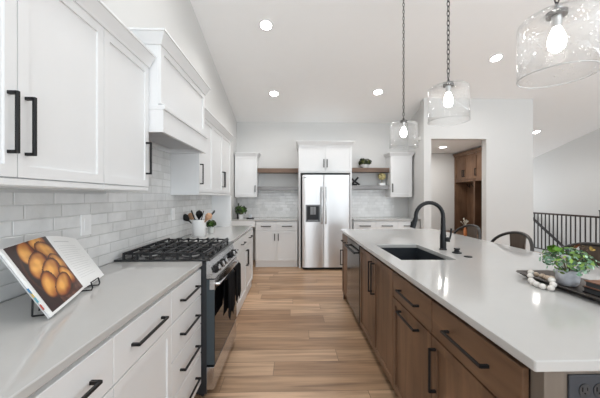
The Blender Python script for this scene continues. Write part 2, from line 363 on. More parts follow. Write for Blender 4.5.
# ================================================================== CABINETS (front faces local -y at y=0)
HT = 0.0105
def pull(parent, cx, cz, L, vertical, m=None, so=0.034):
    b = bm_new(); HT = .015 if parent.parent and parent.parent.location.y > 5 else globals()['HT']; t = HT/2
    if vertical:
        box(b, cx-t, cx+t, -so, -so+HT, cz-L/2, cz+L/2, .0015, 1)
        for s in (-1, 1):
            z = cz + s*(L/2 - t); box(b, cx-t, cx+t, -so+HT*.5, 0.001, z-t, z+t)
    else:
        box(b, cx-L/2, cx+L/2, -so, -so+HT, cz-t, cz+t, .0015, 1)
        for s in (-1, 1):
            x = cx + s*(L/2 - t); box(b, x-t, x+t, -so+HT*.5, 0.001, cz-t, cz+t)
    return obj('handle', b, m or HANDLEM, parent)
G = 0.0018
def base_cab(label, loc, rz, w, drawers, doors, depth, m, mflat=None, flush=False, dz=.70, top=.882, hside=None, group=None, hl=.25, vh=.20, toe=.10, hollow=False, G=.0018, hdrop=.045, body=None):
    """drawers: list of (z0,z1); doors: number of doors under z=dz; hside: 'l'/'r' for a single door handle"""
    t = thing('base_cabinet', label, 'cabinet', loc, rz, group)
    b = bm_new()
    if hollow:
        box(b, 0.0004, .018, .0205, depth, toe, top); box(b, w-.018, w-.0004, .0205, depth, toe, top); box(b, .018, w-.018, depth-.018, depth, toe, top)
        box(b, .018, w-.018, .0205, depth-.018, toe, toe+.018); box(b, .018, w-.018, .0205, .040, top-.03, top); box(b, w/2-.02, w/2+.02, .0205, .040, toe+.018, top-.03)
    else: box(b, 0.0004, w-.0004, .0205, depth, toe, top)
    if flush: box(b, 0.0004, w-.0004, .022, depth-.02, 0, toe+.001)
    else: box(b, 0.002, w-.002, .085, depth-.02, 0, toe+.001)
    obj('body', b, body or m, t)
    for z0, z1 in drawers:
        b = bm_new(); box(b, G, w-G, 0, .020, z0+G, z1-G, .002, 1)
        d = obj('drawer', b, mflat or m, t); pull(d, w/2, (z0+z1)/2, min(hl, w*.6), False)
    if doors:
        dw = w/doors
        for i in range(doors):
            b = bm_new(); shaker(b, i*dw+G, (i+1)*dw-G, 0, .020, toe+.012, dz-G)
            d = obj('door', b, m, t)
            if doors == 2: hx = dw - .035 if i == 0 else dw + .035
            else: hx = w-.035 if hside == 'r' else .035
            if hside == 'h': pull(d, w/2, dz-.045, min(hl, w*.6), False)
            else: pull(d, hx, dz-hdrop-vh/2, vh, True)
    return t
def crown(bm, x0, x1, z0, dep, ends=(True, True), out=0.045, h=0.075):
    """crown running along local x on the front (-y) face with returns"""
    e0 = out if ends[0] else 0; e1 = out if ends[1] else 0
    prof = [(0.0, 0.0), (0.008, 0.0), (0.012, 0.012), (out*.85, h-.014), (out, h-.012), (out, h), (0, h)]
    n = len(prof); L = []
    A = [bm.verts.new((x0 - (p[0] if ends[0] else 0), dep, z0+p[1])) for p in prof]
    Bv = [bm.verts.new((x0 - (p[0] if ends[0] else 0), -p[0], z0+p[1])) for p in prof]
    C = [bm.verts.new((x1 + (p[0] if ends[1] else 0), -p[0], z0+p[1])) for p in prof]
    D = [bm.verts.new((x1 + (p[0] if ends[1] else 0), dep, z0+p[1])) for p in prof]
    for R0, R1 in ((A, Bv), (Bv, C), (C, D)):
        for i in range(n): bm.faces.new((R0[i], R0[(i+1) % n], R1[(i+1) % n], R1[i]))
    bm.faces.new(A); bm.faces.new(D)
def upper_cab(label, loc, rz, w, doors, z0, z1, depth, hside='l', ends=(False, False), railz=None, group=None, hl=.20, cr=True, ht=None):
    t = thing('upper_cabinet', label, 'cabinet', loc, rz, group)
    b = bm_new(); box(b, .0004, w-.0004, .0205, depth, z0-.03, z1); obj('body', b, CAB, t)
    dw = w/doors
    for i in range(doors):
        b = bm_new(); shaker(b, i*dw+G, (i+1)*dw-G, 0, .020, z0, z1-.012); d = obj('door', b, CAB, t)
        hx = (dw-.03 if i == 0 else dw+.03) if doors == 2 else (.032 if hside == 'l' else w-.032)
        pull(d, hx, z0+.075+hl/2, hl, True)
    b = bm_new(); box(b, .0004, w-.0004, .003, .022, z0-.028, z0-.003, .003, 1); obj('light_rail', b, CAB, t)
    if cr:
        b = bm_new(); crown(b, 0, w, z1-.012, depth, ends); obj('crown_moulding', b, CAB, t)
    return t

# ---- left run: faces +x
XF = -0.607; R90 = PI/2
D4 = [(.70, .868), (.507, .697), (.315, .504), (.108, .312)]
base_cab('white base cabinet with one drawer and door, nearest in the left run', (XF, .058, 0), R90, .459, [(.70, .868)], 1, .575, CAB, hside='r')
base_cab('white base cabinet under the left end of the cookbook counter, nearest visible drawer', (XF, .517, 0), R90, .459, [(.70, .868)], 1, .575, CAB, hside='r')
base_cab('white base cabinet with one drawer above a door, beside the stack of four drawers', (XF, .976, 0), R90, .459, [(.70, .868)], 1, .575, CAB, hside='l', hdrop=.13, vh=.16)
base_cab('white base cabinet of four stacked drawers, right before the range', (XF, 1.435, 0), R90, .459, D4, 0, .575, CAB, hl=.25)
base_cab('white base cabinet just past the far side of the range', (XF, 2.665, 0), R90, .485, [(.70, .868)], 1, .575, CAB, flush=True, hside='l', hl=.2)
base_cab('white base cabinet, middle one of the three beyond the range', (XF, 3.15, 0), R90, .55, [(.70, .868)], 1, .575, CAB, flush=True, hside='r', hl=.2)
base_cab('white base cabinet at the far end of the left run', (XF, 3.70, 0), R90, .60, [(.70, .868)], 1, .575, CAB, flush=True, hside='l', hl=.2)
b = bm_new(); box(b, XL+.012, -.600, -.42, 1.897, .884, .914)
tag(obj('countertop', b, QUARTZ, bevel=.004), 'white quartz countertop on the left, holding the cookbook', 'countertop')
b = bm_new(); box(b, XL+.012, -.600, 2.65, 4.24, .884, .914)
tag(obj('countertop', b, QUARTZ, bevel=.004), 'white quartz countertop beyond the range, holding the utensil crock', 'countertop')

XU = -0.91
upper_cab('white upper cabinet pair nearest the camera, two tall black handles side by side', (XU, .531, 0), R90, .86, 2, 1.405, 2.165, .279)
upper_cab('white single door upper cabinet between the near pair and the range hood', (XU, 1.391, 0), R90, .425, 1, 1.405, 2.165, .279, 'r', (False, False))
upper_cab('white single door upper cabinet right after the range hood', (XU, 2.775, 0), R90, .465, 1, 1.39, 2.165, .279, 'l', (False, False), hl=.2)
upper_cab('white double door upper cabinet at the far end of the left wall', (XU, 3.24, 0), R90, .92, 2, 1.39, 2.165, .279, 'l', (False, True), hl=.2)
b = bm_new(); box(b, XL+.001, -.905, 4.165, 4.19, .914, 1.36)
tag(obj('end_panel', b, CAB), 'white upright end panel closing the far counter below the upper cabinet', 'panel')

# ---- range hood
XH = -.838; h = thing('range_hood', 'white boxed wooden range hood above the gas range', 'range hood', (XH, 1.822, 0), R90)
w = .90; dp = .344
b = bm_new(); box(b, 0, w, .020, dp, 1.91, 2.312); obj('chimney_box', b, CAB, h)
b = bm_new(); shaker(b, 0.004, w-.004, 0, .0205, 1.935, 2.306, .06, .010); obj('front_panel', b, CAB, h)
b = bm_new(); crown(b, 0, w, 2.306, dp, (True, True), .045, .080); obj('crown_moulding', b, CAB, h)
b = bm_new(); box(b, -.004, w+.004, -.028, .3, 1.895, 1.925, .004); obj('ledge_moulding', b, CAB, h)
b = bm_new()
box(b, 0, w, -.016, .004, 1.753, 1.9); box(b, 0, .02, .004, dp, 1.753, 1.9); box(b, w-.02, w, .004, dp, 1.753, 1.9); box(b, .02, w-.02, dp-.02, dp, 1.753, 1.9)
obj('apron', b, CAB, h)
b = bm_new(); box(b, .02, w-.02, .004, dp-.02, 1.795, 1.81)
for i in range(16):
    x = .06 + i*.049; box(b, x, x+.026, .03, dp-.05, 1.785, 1.796, .002, 1)
obj('filter', b, mat('hood_filter', (.62, .62, .63), .45, metal=.5), h)

# ---- kitchen range (local: front -y, width along x), faces +x
R = thing('kitchen_range', 'stainless gas range with black grates set into the left counter', 'range', (-.575, 1.90, 0), R90)
w = .745
b = bm_new(); box(b, .004, w-.004, 0, .585, .03, .905)
for x in (.05, w-.05):
    for y in (.05, .5): cyl(b, (x, y, 0), (x, y, .04), .016)
obj('body', b, DARKS, R)
b = bm_new(); box(b, -.006, w+.006, -.026, .602, .9145, .928, .003); obj('cooktop', b, ENAMEL, R)
b = bm_new(); prism(b, [(-.055, .798), (0, .798), (0, .914), (-.012, .914), (-.022, .886)], .002, w-.002, 'x')
panel = obj('control_panel', b, STEELH, R)
nrm = Vector((0, -.088, .033)).normalized(); nrm = Vector((0, -.936, .351))
for i, x in enumerate((.08, .185, .560, .662)):
    c = Vector((x, -.039, .843)); b = bm_new()
    tube(b, [c, c+nrm*.008, c+nrm*.010, c+nrm*.032], [.029, .029, .022, .020], 18); k = obj('knob', b, BLACK, R, smooth=True)
    b = bm_new(); tube(b, [c+nrm*.030, c+nrm*.036, c+nrm*.038], [.0225, .0225, .019], 18); obj('cap', b, CAPM, k, smooth=True)
c = Vector((.28, -.039, .843)); b = bm_new(); tube(b, [c, c+nrm*.008, c+nrm*.010, c+nrm*.032], [.029, .029, .022, .020], 18); k = obj('knob', b, BLACK, R, smooth=True)
b = bm_new(); tube(b, [c+nrm*.030, c+nrm*.036, c+nrm*.038], [.0225, .0225, .019], 18); obj('cap', b, CAPM, k, smooth=True)
b = bm_new(); prism(b, [(-.0515, .812), (-.0290, .872), (-.0275, .871), (-.050, .811)], .33, .53, 'x'); obj('display', b, BGLASS, R)
b = bm_new(); box(b, .003, w-.003, -.052, 0, .222, .788, .003); door = obj('oven_door', b, SLATE, R)
b = bm_new(); box(b, .006, w-.006, -.0545, -.05, .226, .720, .001, 1); obj('oven_window', b, BGLASS, door)
b = bm_new(); box(b, .002, w-.002, -.0550, -.020, .722, .789, .002); obj('top_rail', b, STEELH, door)
b = bm_new(); pts = []
for i in range(13):
    s = i/12; x = .04 + s*(w-.08); pts.append((x, -.072 - .024*math.sin(PI*s), .752))
tube(b, [(.04, -.05, .752)] + pts + [(w-.04, -.05, .752)], .0105, 10); obj('handle', b, STEEL, door, smooth=True)
b = bm_new(); box(b, .003, w-.003, -.050, 0, .058, .208, .003); dr = obj('storage_drawer', b, STEEL, R)
b = bm_new(); box(b, .01, w-.01, .02, .04, .01, .056); obj('kick_plate', b, BLACK, R)
for x, y, r in ((.14, .15, .042), (.14, .44, .034), (w/2, .30, .050), (w-.14, .15, .046), (w-.14, .44, .036)):
    b = bm_new(); lathe(b, [(r+.012, .927), (r+.010, .934), (r, .936), (r, .943), (r*.9, .946)], (x, y, 0), 20); bu = obj('burner', b, IRON, R, smooth=True)
    b = bm_new(); lathe(b, [(r+.018, .9275), (r+.016, .9315), (r+.010, .932)], (x, y, 0), 22, False, False); obj('ring', b, ALU, bu, smooth=True)
for i in range(3):                                       # three cast grates
    x0 = .014 + i*.2405; x1 = x0 + .234; b = bm_new(); zt = .968; q = .0066
    y0, y1, n_ = .006, .575, 7
    for k in range(n_):                                  # long bars with turned-down ends
        y = y0 + .02 + (y1-y0-.04)*k/(n_-1)
        box(b, x0+.004, x1-.004, y-q, y+q, zt-.011, zt, .002, 1)
        for xa in (x0+.004+q, x1-.004-q): box(b, xa-q, xa+q, y-q, y+q, .9275, zt-.006)
    xm = (x0+x1)/2
    for xa in (x0+.035, x1-.035): box(b, xa-q, xa+q, y0+.02, y1-.02, zt-.018, zt-.007, .002, 1)
    for yc in (y0+.14, y1-.14):
        for sx in (-1, 1): box(b, min(xm+sx*.022, xm+sx*.085), max(xm+sx*.022, xm+sx*.085), yc-q, yc+q, zt-.011, zt+.004, .002, 1)
    for ya in (y0+.008, y1-.008): box(b, x0+.03, x1-.03, ya-q, ya+q, zt-.022, zt-.011, .002, 1)
    for ya in (y0+.02, y1-.02): box(b, xm-q, xm+q, min(ya, ya), max(ya, ya)+.001, .9275, zt-.01)
    obj('grate', b, IRON, R)

# ---- black towels over the oven handle
def towel(label, y0, y1, ztip):
    b = bm_new(); n = 14; xs = -.4735; rows = []
    z0 = .752
    prof = [(-.019, -.25), (-.016, -.1), (-.0115, 0), (-.006, .0105), (0, .0130), (.006, .0105), (.0115, 0), (.0135, -.1)]
    for j in range(n+1):
        s = j/n; y = y0 + (y1-y0)*s; wv = .004*math.sin(s*PI*4)
        tip = abs(math.sin(s*PI*2))                     # two hanging points
        zt = ztip + .05*(1-tip)
        row = [bm_v for bm_v in ()]
        xh = xs - .0
        for p, q in prof[:2]: row.append(b.verts.new((xh + p*.8 - abs(wv)*.3, y, z0+q)))
        for p, q in prof[2:7]: row.append(b.verts.new((xh + p, y, z0+q)))
        for kx in range(1, 8):
            f = kx/7; row.append(b.verts.new((xh + .0125 + (wv+.003)*f, y, z0 + (zt-z0)*f)))
        rows.append(row)
    for A, B in zip(rows, rows[1:]):
        for i in range(len(A)-1): b.faces.new((A[i], A[i+1], B[i+1], B[i]))
    o = obj('kitchen_towel', b, CLOTH, smooth=True)
    so = o.modifiers.new('thickness', 'SOLIDIFY'); so.thickness = .004; so.offset = 1
    return tag(o, label, 'towel', None)
towel('black towel hanging from the oven handle, nearer of the two', 2.02, 2.24, .45)
towel('black towel hanging from the oven handle, farther of the two', 2.29, 2.50, .47)

# ---- back run: faces -y
YF = 5.43
base_cab('white double door base cabinet with two drawers left of the refrigerator', (-.715, YF, 0), 0, .80, [], 2, .60, CAB, flush=True, dz=.685, hl=.12, vh=.13)
tb = [o for o in COL.objects if o.name.startswith('base_cabinet')][-1]
for i in range(2):
    b = bm_new(); box(b, i*.4+G, (i+1)*.4-G, 0, .020, .70+G, .866, .002, 1); d = obj('drawer', b, CAB, tb); pull(d, i*.4+.2, .783, .19, False)
for i, nm in enumerate(('first base cabinet right of the refrigerator, single drawer on top', 'white base cabinet midway along the counter right of the refrigerator', 'white base cabinet beside the partition wall, single drawer on top')):
    base_cab(nm if nm.startswith('white') else 'white ' + nm, (1.168 + i*.43, YF, 0), 0, .43, [(.70, .868)], 1, .60, CAB, flush=True, hside='r', hl=.21, dz=.685)
b = bm_new(); box(b, XL+.012, .085, 5.405, YB-.012, .884, .914)
tag(obj('countertop', b, QUARTZ, bevel=.003), 'white countertop on the back wall left of the refrigerator', 'countertop')
b = bm_new(); box(b, XL+.012, -.72, 5.407, 5.435, .77, .8835)
tag(obj('counter_apron', b, CAB), 'white apron under the corner counter holding the small plant', 'panel')
b = bm_new(); box(b, 1.165, 2.466, 5.405, YB-.012, .884, .914)
tag(obj('countertop', b, QUARTZ, bevel=.003), 'white countertop on the back wall right of the refrigerator', 'countertop')
upper_cab('white upper cabinet in the back left corner beside the open shelves', (-1.165, 5.72, 0), 0, .44, 1, 1.365, 2.165, .325, 'r', (False, True), hl=.13)
upper_cab('white upper cabinet on the back wall right of the open shelves', (1.985, 5.72, 0), 0, .44, 1, 1.365, 2.185, .325, 'l', (True, True), hl=.17)
# refrigerator surround: two tall panels, a cabinet over it
for x0, lb in ((.108, 'tall white side panel on the left of the refrigerator'), (1.080, 'tall white side panel on the right of the refrigerator')):
    b = bm_new(); box(b, x0, x0+.036, 5.36, YB, 0, 1.795); tag(obj('side_panel', b, CAB), lb, 'panel')
upper_cab('white double door upper cabinet over the refrigerator', (.108, 5.35, 0), 0, 1.008, 2, 1.825, 2.33, .695, 'l', (True, True), hl=.15)

# ---- refrigerator
Fg = thing('refrigerator', 'stainless steel side by side refrigerator with water dispenser', 'refrigerator', (.165, 5.165, 0), 0)
fw = .872
b = bm_new(); box(b, .006, fw-.006, .075, .83, .03, 1.745)
for x in (.06, fw-.06):
    for y in (.12, .75): cyl(b, (x, y, 0), (x, y, .04), .02)
obj('body', b, mat('fridge_side', (.09, .09, .095), .5), Fg)
def rdoor(x0, x1):
    b = bm_new(); n = 10; f = []                     # slightly bowed door front
    for i in range(n+1):
        s = i/n; f.append((x0+(x1-x0)*s, .012 - .012*math.sin(PI*s)**.5 if 0 < s < 1 else .014))
    prism(b, f + [(x1, .068), (x0, .068)], .055, 1.745, 'z')
    return obj('door', b, FRIDGE, Fg, smooth=True)
dl = rdoor(.004, .390); drr = rdoor(.397, fw-.004)
for d, x in ((dl, .358), (drr, .430)):
    b = bm_new(); tube(b, [(x, .01, .86), (x, -.045, .86), (x, -.052, .90), (x, -.052, 1.48), (x, -.045, 1.52), (x, .01, 1.52)], .011, 10); obj('handle', b, STEEL, d, smooth=True)
b = bm_new(); box(b, .066, .330, -.006, .010, .885, 1.20, .006)
dsp = obj('dispenser', b, mat('dispenser_frame', (.16, .17, .18), .35), dl)
b = bm_new(); box(b, .090, .306, -.0085, -.004, .905, 1.175); obj('recess', b, mat('dispenser_recess', (.030, .033, .038), .6, spec=.2), dl)
b = bm_new(); box(b, .15, .20, -.016, -.006, 1.02, 1.16, .003); box(b, .205, .25, -.016, -.006, 1.02, 1.16, .003); box(b, .10, .296, -.014, -.006, .905, .925, .002)
obj('paddles', b, mat('dispenser_paddle', (.22, .23, .24), .5), dl)
b = bm_new(); box(b, .02, fw-.02, .06, .09, .012, .052); obj('kick_grille', b, BLACK, Fg)
b = bm_new(); box(b, .03, .075, -.001, .003, 1.690, 1.700); obj('badge', b, GREYP, dl)

# ---- open shelves
def shelf(label, x0, x1, z0, z1, m):
    b = bm_new(); box(b, x0, x1, 5.80, YB-.011, z0, z1, .003); return tag(obj('wall_shelf', b, m), label, 'shelf', None)
shelf('upper brown floating shelf left of the refrigerator', -.722, .106, 1.838, 1.926, SHELF)
shelf('lower floating shelf left of the refrigerator, glare painted in as grey', -.722, .106, 1.478, 1.552, SHELFG)
shelf('upper brown floating shelf right of the refrigerator, holding a plant', 1.12, 1.983, 1.855, 1.940, SHELF)
shelf('lower floating shelf right of the refrigerator, glare painted in as grey', 1.12, 1.983, 1.502, 1.580, SHELFG)

# ================================================================== ISLAND (faces -x)
XI = .645; RM = -PI/2; dI = .60
def isl(label, ya, yb, **kw):
    kw['G'] = .0032; kw['body'] = GAPSHADE
    return base_cab(label, (XI, yb, 0), RM, yb-ya, kw.pop('drawers', []), kw.pop('doors', 0), dI, WOODI, WOODX, **kw)
isl('dark wood island cabinet nearest the camera, wide drawer above a door', .780, 1.305, drawers=[(.70, .862)], doors=1, hside='l', hl=.25)
isl('dark wood island cabinet beside the sink cabinet, drawer above a pull-out with bar handle', 1.305, 1.82, drawers=[(.70, .862)], doors=1, hside='h', hl=.25)
isl('dark wood double door island cabinet under the sink', 1.82, 2.72, doors=2, dz=.862, vh=.25, hollow=True)
isl('narrow dark wood island cabinet at the far end past the dishwasher', 3.345, 3.71, drawers=[(.70, .868)], doors=1, hside='l', hl=.2)
D = thing('dishwasher', 'black stainless dishwasher built into the island', 'dishwasher', (XI, 3.34, 0), RM)
dw = .614
b = bm_new(); box(b, .002, dw-.002, .022, .58, .10, .878); box(b, .01, dw-.01, .07, .5, 0, .101); obj('body', b, DARKS, D)
b = bm_new(); box(b, .004, dw-.004, -.004, .022, .115, .870, .003); dd = obj('door', b, DSTEEL, D)
b = bm_new(); box(b, .06, dw-.06, -.046, -.032, .775, .797, .003); box(b, .07, .085, -.034, -.002, .778, .794); box(b, dw-.085, dw-.07, -.034, -.002, .778, .794); obj('handle', b, BLACK, dd)
b = bm_new(); box(b, .01, dw-.01, -.0055, -.003, .815, .864); obj('control_strip', b, BGLASS, dd)
# end + back panels
b = bm_new(); box(b, .664, 1.26, .735, .779, 0, .883, .002)
tag(obj('end_panel', b, WOODE), 'brown wooden end panel of the island, cool light painted in as grey, holding the dark outlet', 'panel')
b = bm_new(); box(b, .662, 1.26, 3.712, 3.733, 0, .883, .002)
tag(obj('end_panel', b, WOODI), 'dark wooden end panel at the far end of the island', 'panel')
b = bm_new(); box(b, 1.262, 1.285, .735, 3.733, 0, .883)
tag(obj('back_panel', b, WOODI), 'dark wooden back panel of the island facing the stools', 'panel')
# worktop with sink cut-out
SX0, SX1, SY0, SY1 = .735, 1.115, 1.905, 2.53
IX0, IX1, IY0, IY1 = .628, 1.885, .722, 3.755
b = bm_new()
xs = [IX0, SX0, SX1, IX1]; ys = [IY0, SY0, SY1, IY1]
g = [[b.verts.new((x, y, .914)) for y in ys] for x in xs]
fs = []
for i in range(3):
    for j in range(3):
        if (i, j) != (1, 1): fs.append(b.faces.new((g[i][j], g[i+1][j], g[i+1][j+1], g[i][j+1])))
corner = [g[0][0], g[3][0], g[3][3], g[0][3]]
r = bmesh.ops.extrude_face_region(b, geom=fs)
for v in r['geom']:
    if isinstance(v, bmesh.types.BMVert): v.co.z = .884
es = [e for e in b.edges if abs(e.verts[0].co.z - e.verts[1].co.z) > .02 and (abs(e.verts[0].co.x-IX0) < 1e-4 or abs(e.verts[0].co.x-IX1) < 1e-4) and (abs(e.verts[0].co.y-IY0) < 1e-4 or abs(e.verts[0].co.y-IY1) < 1e-4)]
bmesh.ops.bevel(b, geom=es, offset=.006, segments=3, profile=.5, affect='EDGES')
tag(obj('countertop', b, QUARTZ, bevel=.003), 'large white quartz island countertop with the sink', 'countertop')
s = thing('kitchen_sink', 'black undermount single bowl sink in the island', 'sink', (SX0, SY0, 0), 0)
sw, sl = SX1-SX0, SY1-SY0
b = bm_new(); t_ = .010; zb = .70
box(b, -t_, sw+t_, -t_, sl+t_, zb-t_, zb); box(b, -t_, 0.002, -t_, sl+t_, zb, .883); box(b, sw-.002, sw+t_, -t_, sl+t_, zb, .883)
box(b, 0, sw, -t_, .002, zb, .883); box(b, 0, sw, sl-.002, sl+t_, zb, .883); obj('basin', b, SINK, s)
b = bm_new(); lathe(b, [(.045, zb), (.045, zb+.003), (.03, zb+.004)], (sw*.7, sl/2, 0), 20); obj('drain', b, STEELH, s)
# faucet: arcs toward the bowl (-x), handle on the side
fa = thing('kitchen_faucet', 'matte black gooseneck faucet standing behind the sink', 'faucet', (1.215, 2.27, .914), 0)
FM = mat('faucet_black', (.006, .0065, .008), .36, spec=.3)
b = bm_new(); lathe(b, [(.029, 0), (.029, .006), (.024, .012), (.024, .11), (.021, .13), (.018, .21), (.0165, .26)], (0, 0, 0), 20); obj('body', b, FM, fa, smooth=True)
b = bm_new(); pts = [(0, 0, .25)]; r = .112
for i in range(17):
    a = PI*i/16*1.03; pts.append((-r + r*math.cos(a), 0, .268 + r*math.sin(a)))
tube(b, pts, .0155, 12); obj('spout', b, FM, fa, smooth=True)
e = Vector(pts[-1]); dv = (Vector(pts[-1]) - Vector(pts[-2])).normalized(); dv = (dv + Vector((-.33, 0, 0))).normalized()
b = bm_new(); tube(b, [e-dv*.004, e+dv*.02, e+dv*.06, e+dv*.085], [.0165, .0185, .0225, .0225], 14); sh = obj('spray_head', b, FM, fa, smooth=True)
b = bm_new(); c = e+dv*.045; box(b, c.x-.027, c.x-.012, -.005, .005, c.z-.012, c.z+.014, .002); obj('button', b, BLACK, sh)
b = bm_new(); cyl(b, (.012, -.012, .085), (.040, -.030, .085), .020, 16); tube(b, [(.037, -.028, .088), (.044, -.032, .12), (.048, -.034, .175)], [.007, .0062, .0075], 10); obj('lever', b, FM, fa, smooth=True)
b = bm_new(); lathe(b, [(.034, 0), (.034, .007), (.020, .012), (.015, .026), (.022, .029), (.022, .038)], (1.246, 2.13, .914), 20)
tag(obj('soap_dispenser', b, FM, smooth=True), 'short black knobbed fitting on the island beside the faucet', 'sink fitting')
b = bm_new(); lathe(b, [(.027, 0), (.027, .004), (.023, .007)], (1.245, 1.99, .914), 20)
tag(obj('hole_cover', b, FM, smooth=True), 'flat black round cap on the island, nearest the camera of the sink fittings', 'sink fitting')
# outlet on the end panel
o = thing('wall_outlet', 'dark grey double outlet on the end panel of the island', 'outlet', (.772, .735, .831), 0)
b = bm_new(); box(b, -.046, .075, -.006, 0, -.040, .040, .003); obj('cover_plate', b, GREYP, o)
for x in (-.005, .034):
    b = bm_new(); lathe(b, [(.0155, 0), (.0155, .002)], (0, 0, 0), 20)
    for v in b.verts: v.co = Vector((v.co.x*1.0 + x, -.006-v.co.z, v.co.y*1.15))
    rc = obj('receptacle', b, mat('receptacle_grey', (.030, .033, .038), .4), o)
    b = bm_new(); box(b, x-.0085, x-.0055, -.0088, -.0078, -.002, .009); box(b, x+.005, x+.007, -.0086, -.0078, .000, .008); cyl(b, (x, -.0085, -.007), (x, -.0078, -.007), .0022, 10); obj('slots', b, DARKP, rc)

# ================================================================== PENDANTS
def pendant(label, x, y, zcap):
    ztop = zc(y); p = thing('pendant_light', label, 'pendant light', (x, y, ztop), 0, 'glass pendants over the island')
    cap = zcap - ztop
    b = bm_new(); lathe(b, [(.062, -.045), (.060, -.012), (.062, .02)], (0, 0, 0), 24); obj('canopy', b, BLACK, p, smooth=True)
    b = bm_new(); z = -.045; i = 0; P = .038
    while z - P > cap + .03:
        pts = []
        for k in range(12):
            a = 2*PI*k/12; u = .0105*math.cos(a); vz = .0235*math.sin(a)
            pts.append((u, 0, z-.5*P-.004+vz) if i % 2 else (0, u, z-.5*P-.004+vz))
        tube(b, pts, .0030, 5, close=True); z -= P; i += 1
    tube(b, [(0, 0, z), (0, 0, cap+.01)], .003, 6)
    obj('chain', b, BLACK, p, smooth=True)
    b = bm_new(); lathe(b, [(.040, cap-.022), (.040, cap-.002), (.012, cap+.006), (.008, cap+.03)], (0, 0, 0), 20); obj('cap', b, GUN, p, smooth=True)
    b = bm_new(); lathe(b, [(.018, cap-.075), (.021, cap-.022)], (0, 0, 0), 16); obj('socket', b, mat('socket_steel', (.5, .5, .5), .3, metal=1), p, smooth=True)
    b = bm_new(); prof = [(.150, cap-.300), (.150, cap-.17), (.149, cap-.055), (.146, cap-.040), (.136, cap-.031), (.085, cap-.024), (.042, cap-.018)]
    lathe(b, prof, (0, 0, 0), 48, False, False); g = obj('glass_shade', b, GLASS, p, smooth=True)
    so = g.modifiers.new('thickness', 'SOLIDIFY'); so.thickness = .0035
    b = bm_new(); tube(b, [(.1485*math.cos(2*PI*k/48), .1485*math.sin(2*PI*k/48), cap-.3005) for k in range(48)], .0024, 6, close=True); obj('rim', b, RIM, g, smooth=True)
    b = bm_new(); lathe(b, [(.013, cap-.070), (.018, cap-.082), (.031, cap-.115), (.035, cap-.145), (.030, cap-.170), (.014, cap-.186), (.003, cap-.189)], (0, 0, 0), 18); obj('bulb', b, BULB, p, smooth=True)
    return p
pendant('farthest glass pendant on a chain, hanging over the far end of the island', 1.23, 3.13, 2.19)
pendant('middle glass pendant on a chain, hanging near the sink', 1.23, 2.22, 2.24)
pendant('nearest glass pendant, largest in the upper right corner', 1.23, 1.295, 2.205)

# recessed lights
def downlight(x, y, z, power):
    l = bpy.data.lights.new('downlight', 'SPOT'); l.energy = power; l.spot_size = math.radians(150); l.spot_blend = .7; l.shadow_soft_size = .08; l.color = (1, .985, .965)
    o = bpy.data.objects.new('downlight', l); COL.objects.link(o); o.location = (x, y, z-.03)
for x, y in ((-.34, 2.21), (-.34, .79)): downlight(x, y, zc(y), 34)
def can(label, x, y, flat=None):
    z = zc(y) if flat is None else flat
    t = thing('recessed_light', label, 'ceiling light', (x, y, z), 0, 'recessed ceiling lights')
    if flat is None: t.rotation_euler = (-math.atan(K), 0, 0)
    b = bm_new(); lathe(b, [(.096, .002), (.096, -.006), (.071, -.008), (.070, .002)], (0, 0, 0), 28, False, False); obj('trim_ring', b, PLASTIC, t, smooth=True)
    b = bm_new(); lathe(b, [(.070, -.003), (.055, -.005)], (0, 0, 0), 28); obj('lens', b, LED, t)
    if flat is None: downlight(x, y, z, 38)
    return t
can('round recessed ceiling light, highest on the left of the kitchen ceiling', -.344, 3.633)
can('round recessed ceiling light above the back left cabinet corner', -.337, 5.055)
can('round recessed ceiling light in front of the refrigerator, right of the far left one', 1.502, 4.985)
can('round recessed ceiling light between the middle and nearest pendants', 3.016, 4.147)
can('round recessed ceiling light above the stair railing', 5.60, 6.414)
can('recessed ceiling light inside the side room with the wooden lockers', 3.299, 6.169, 2.44)
ll = bpy.data.lights.new('side_room_lamp', 'AREA'); ll.shape = 'DISK'; ll.size = .15; ll.energy = 14; ll.color = (1, .97, .93)
lo = bpy.data.objects.new('side_room_lamp', ll); COL.objects.link(lo); lo.location = (3.299, 6.169, 2.425)

# ================================================================== SIDE ROOM LOCKERS (face -x)
Lk = thing('hall_locker', 'brown wooden hall locker with upper doors and an open bench below', 'locker', (4.06, 7.05, 0), RM)
lw = 1.55; ld = .32; fr = [0, .78, 1.20, lw]
b = bm_new(); box(b, 0, lw, ld-.02, ld, 0, 2.33); box(b, 0, .03, 0, ld, 0, 2.33); box(b, lw-.03, lw, 0, ld, 0, 2.33)
for x in fr[1:-1]: box(b, x-.022, x+.022, 0, ld, .5, 2.33)
box(b, .03, lw-.03, 0.021, ld-.02, 1.74, 2.33); box(b, .03, lw-.03, 0, ld-.02, 1.70, 1.742); obj('carcass', b, WOODL, Lk)
b = bm_new(); box(b, .03, lw-.03, -.0, ld-.02, .0, .46); box(b, 0, lw, -.36, ld-.02, .46, .50, .004); box(b, 0.03, lw-.03, -.33, 0, .1, .46); obj('bench', b, WOODL, Lk)
b = bm_new(); crown(b, 0, lw, 2.33, ld, (False, False), .05, .075); obj('crown_moulding', b, WOODL, Lk)
for a, c_, n in ((.03, .758, 2), (.802, 1.178, 1), (1.222, lw-.03, 1)):
    ww = (c_-a)/n
    for i in range(n):
        b = bm_new(); shaker(b, a+i*ww+.003, a+(i+1)*ww-.003, 0, .02, 1.755, 2.315, .06, .010); d = obj('door', b, WOODL, Lk)
        pull(d, (a+ww-.03 if i == 0 else a+ww+.03) if n == 2 else a+.04, 1.9, .16, True)
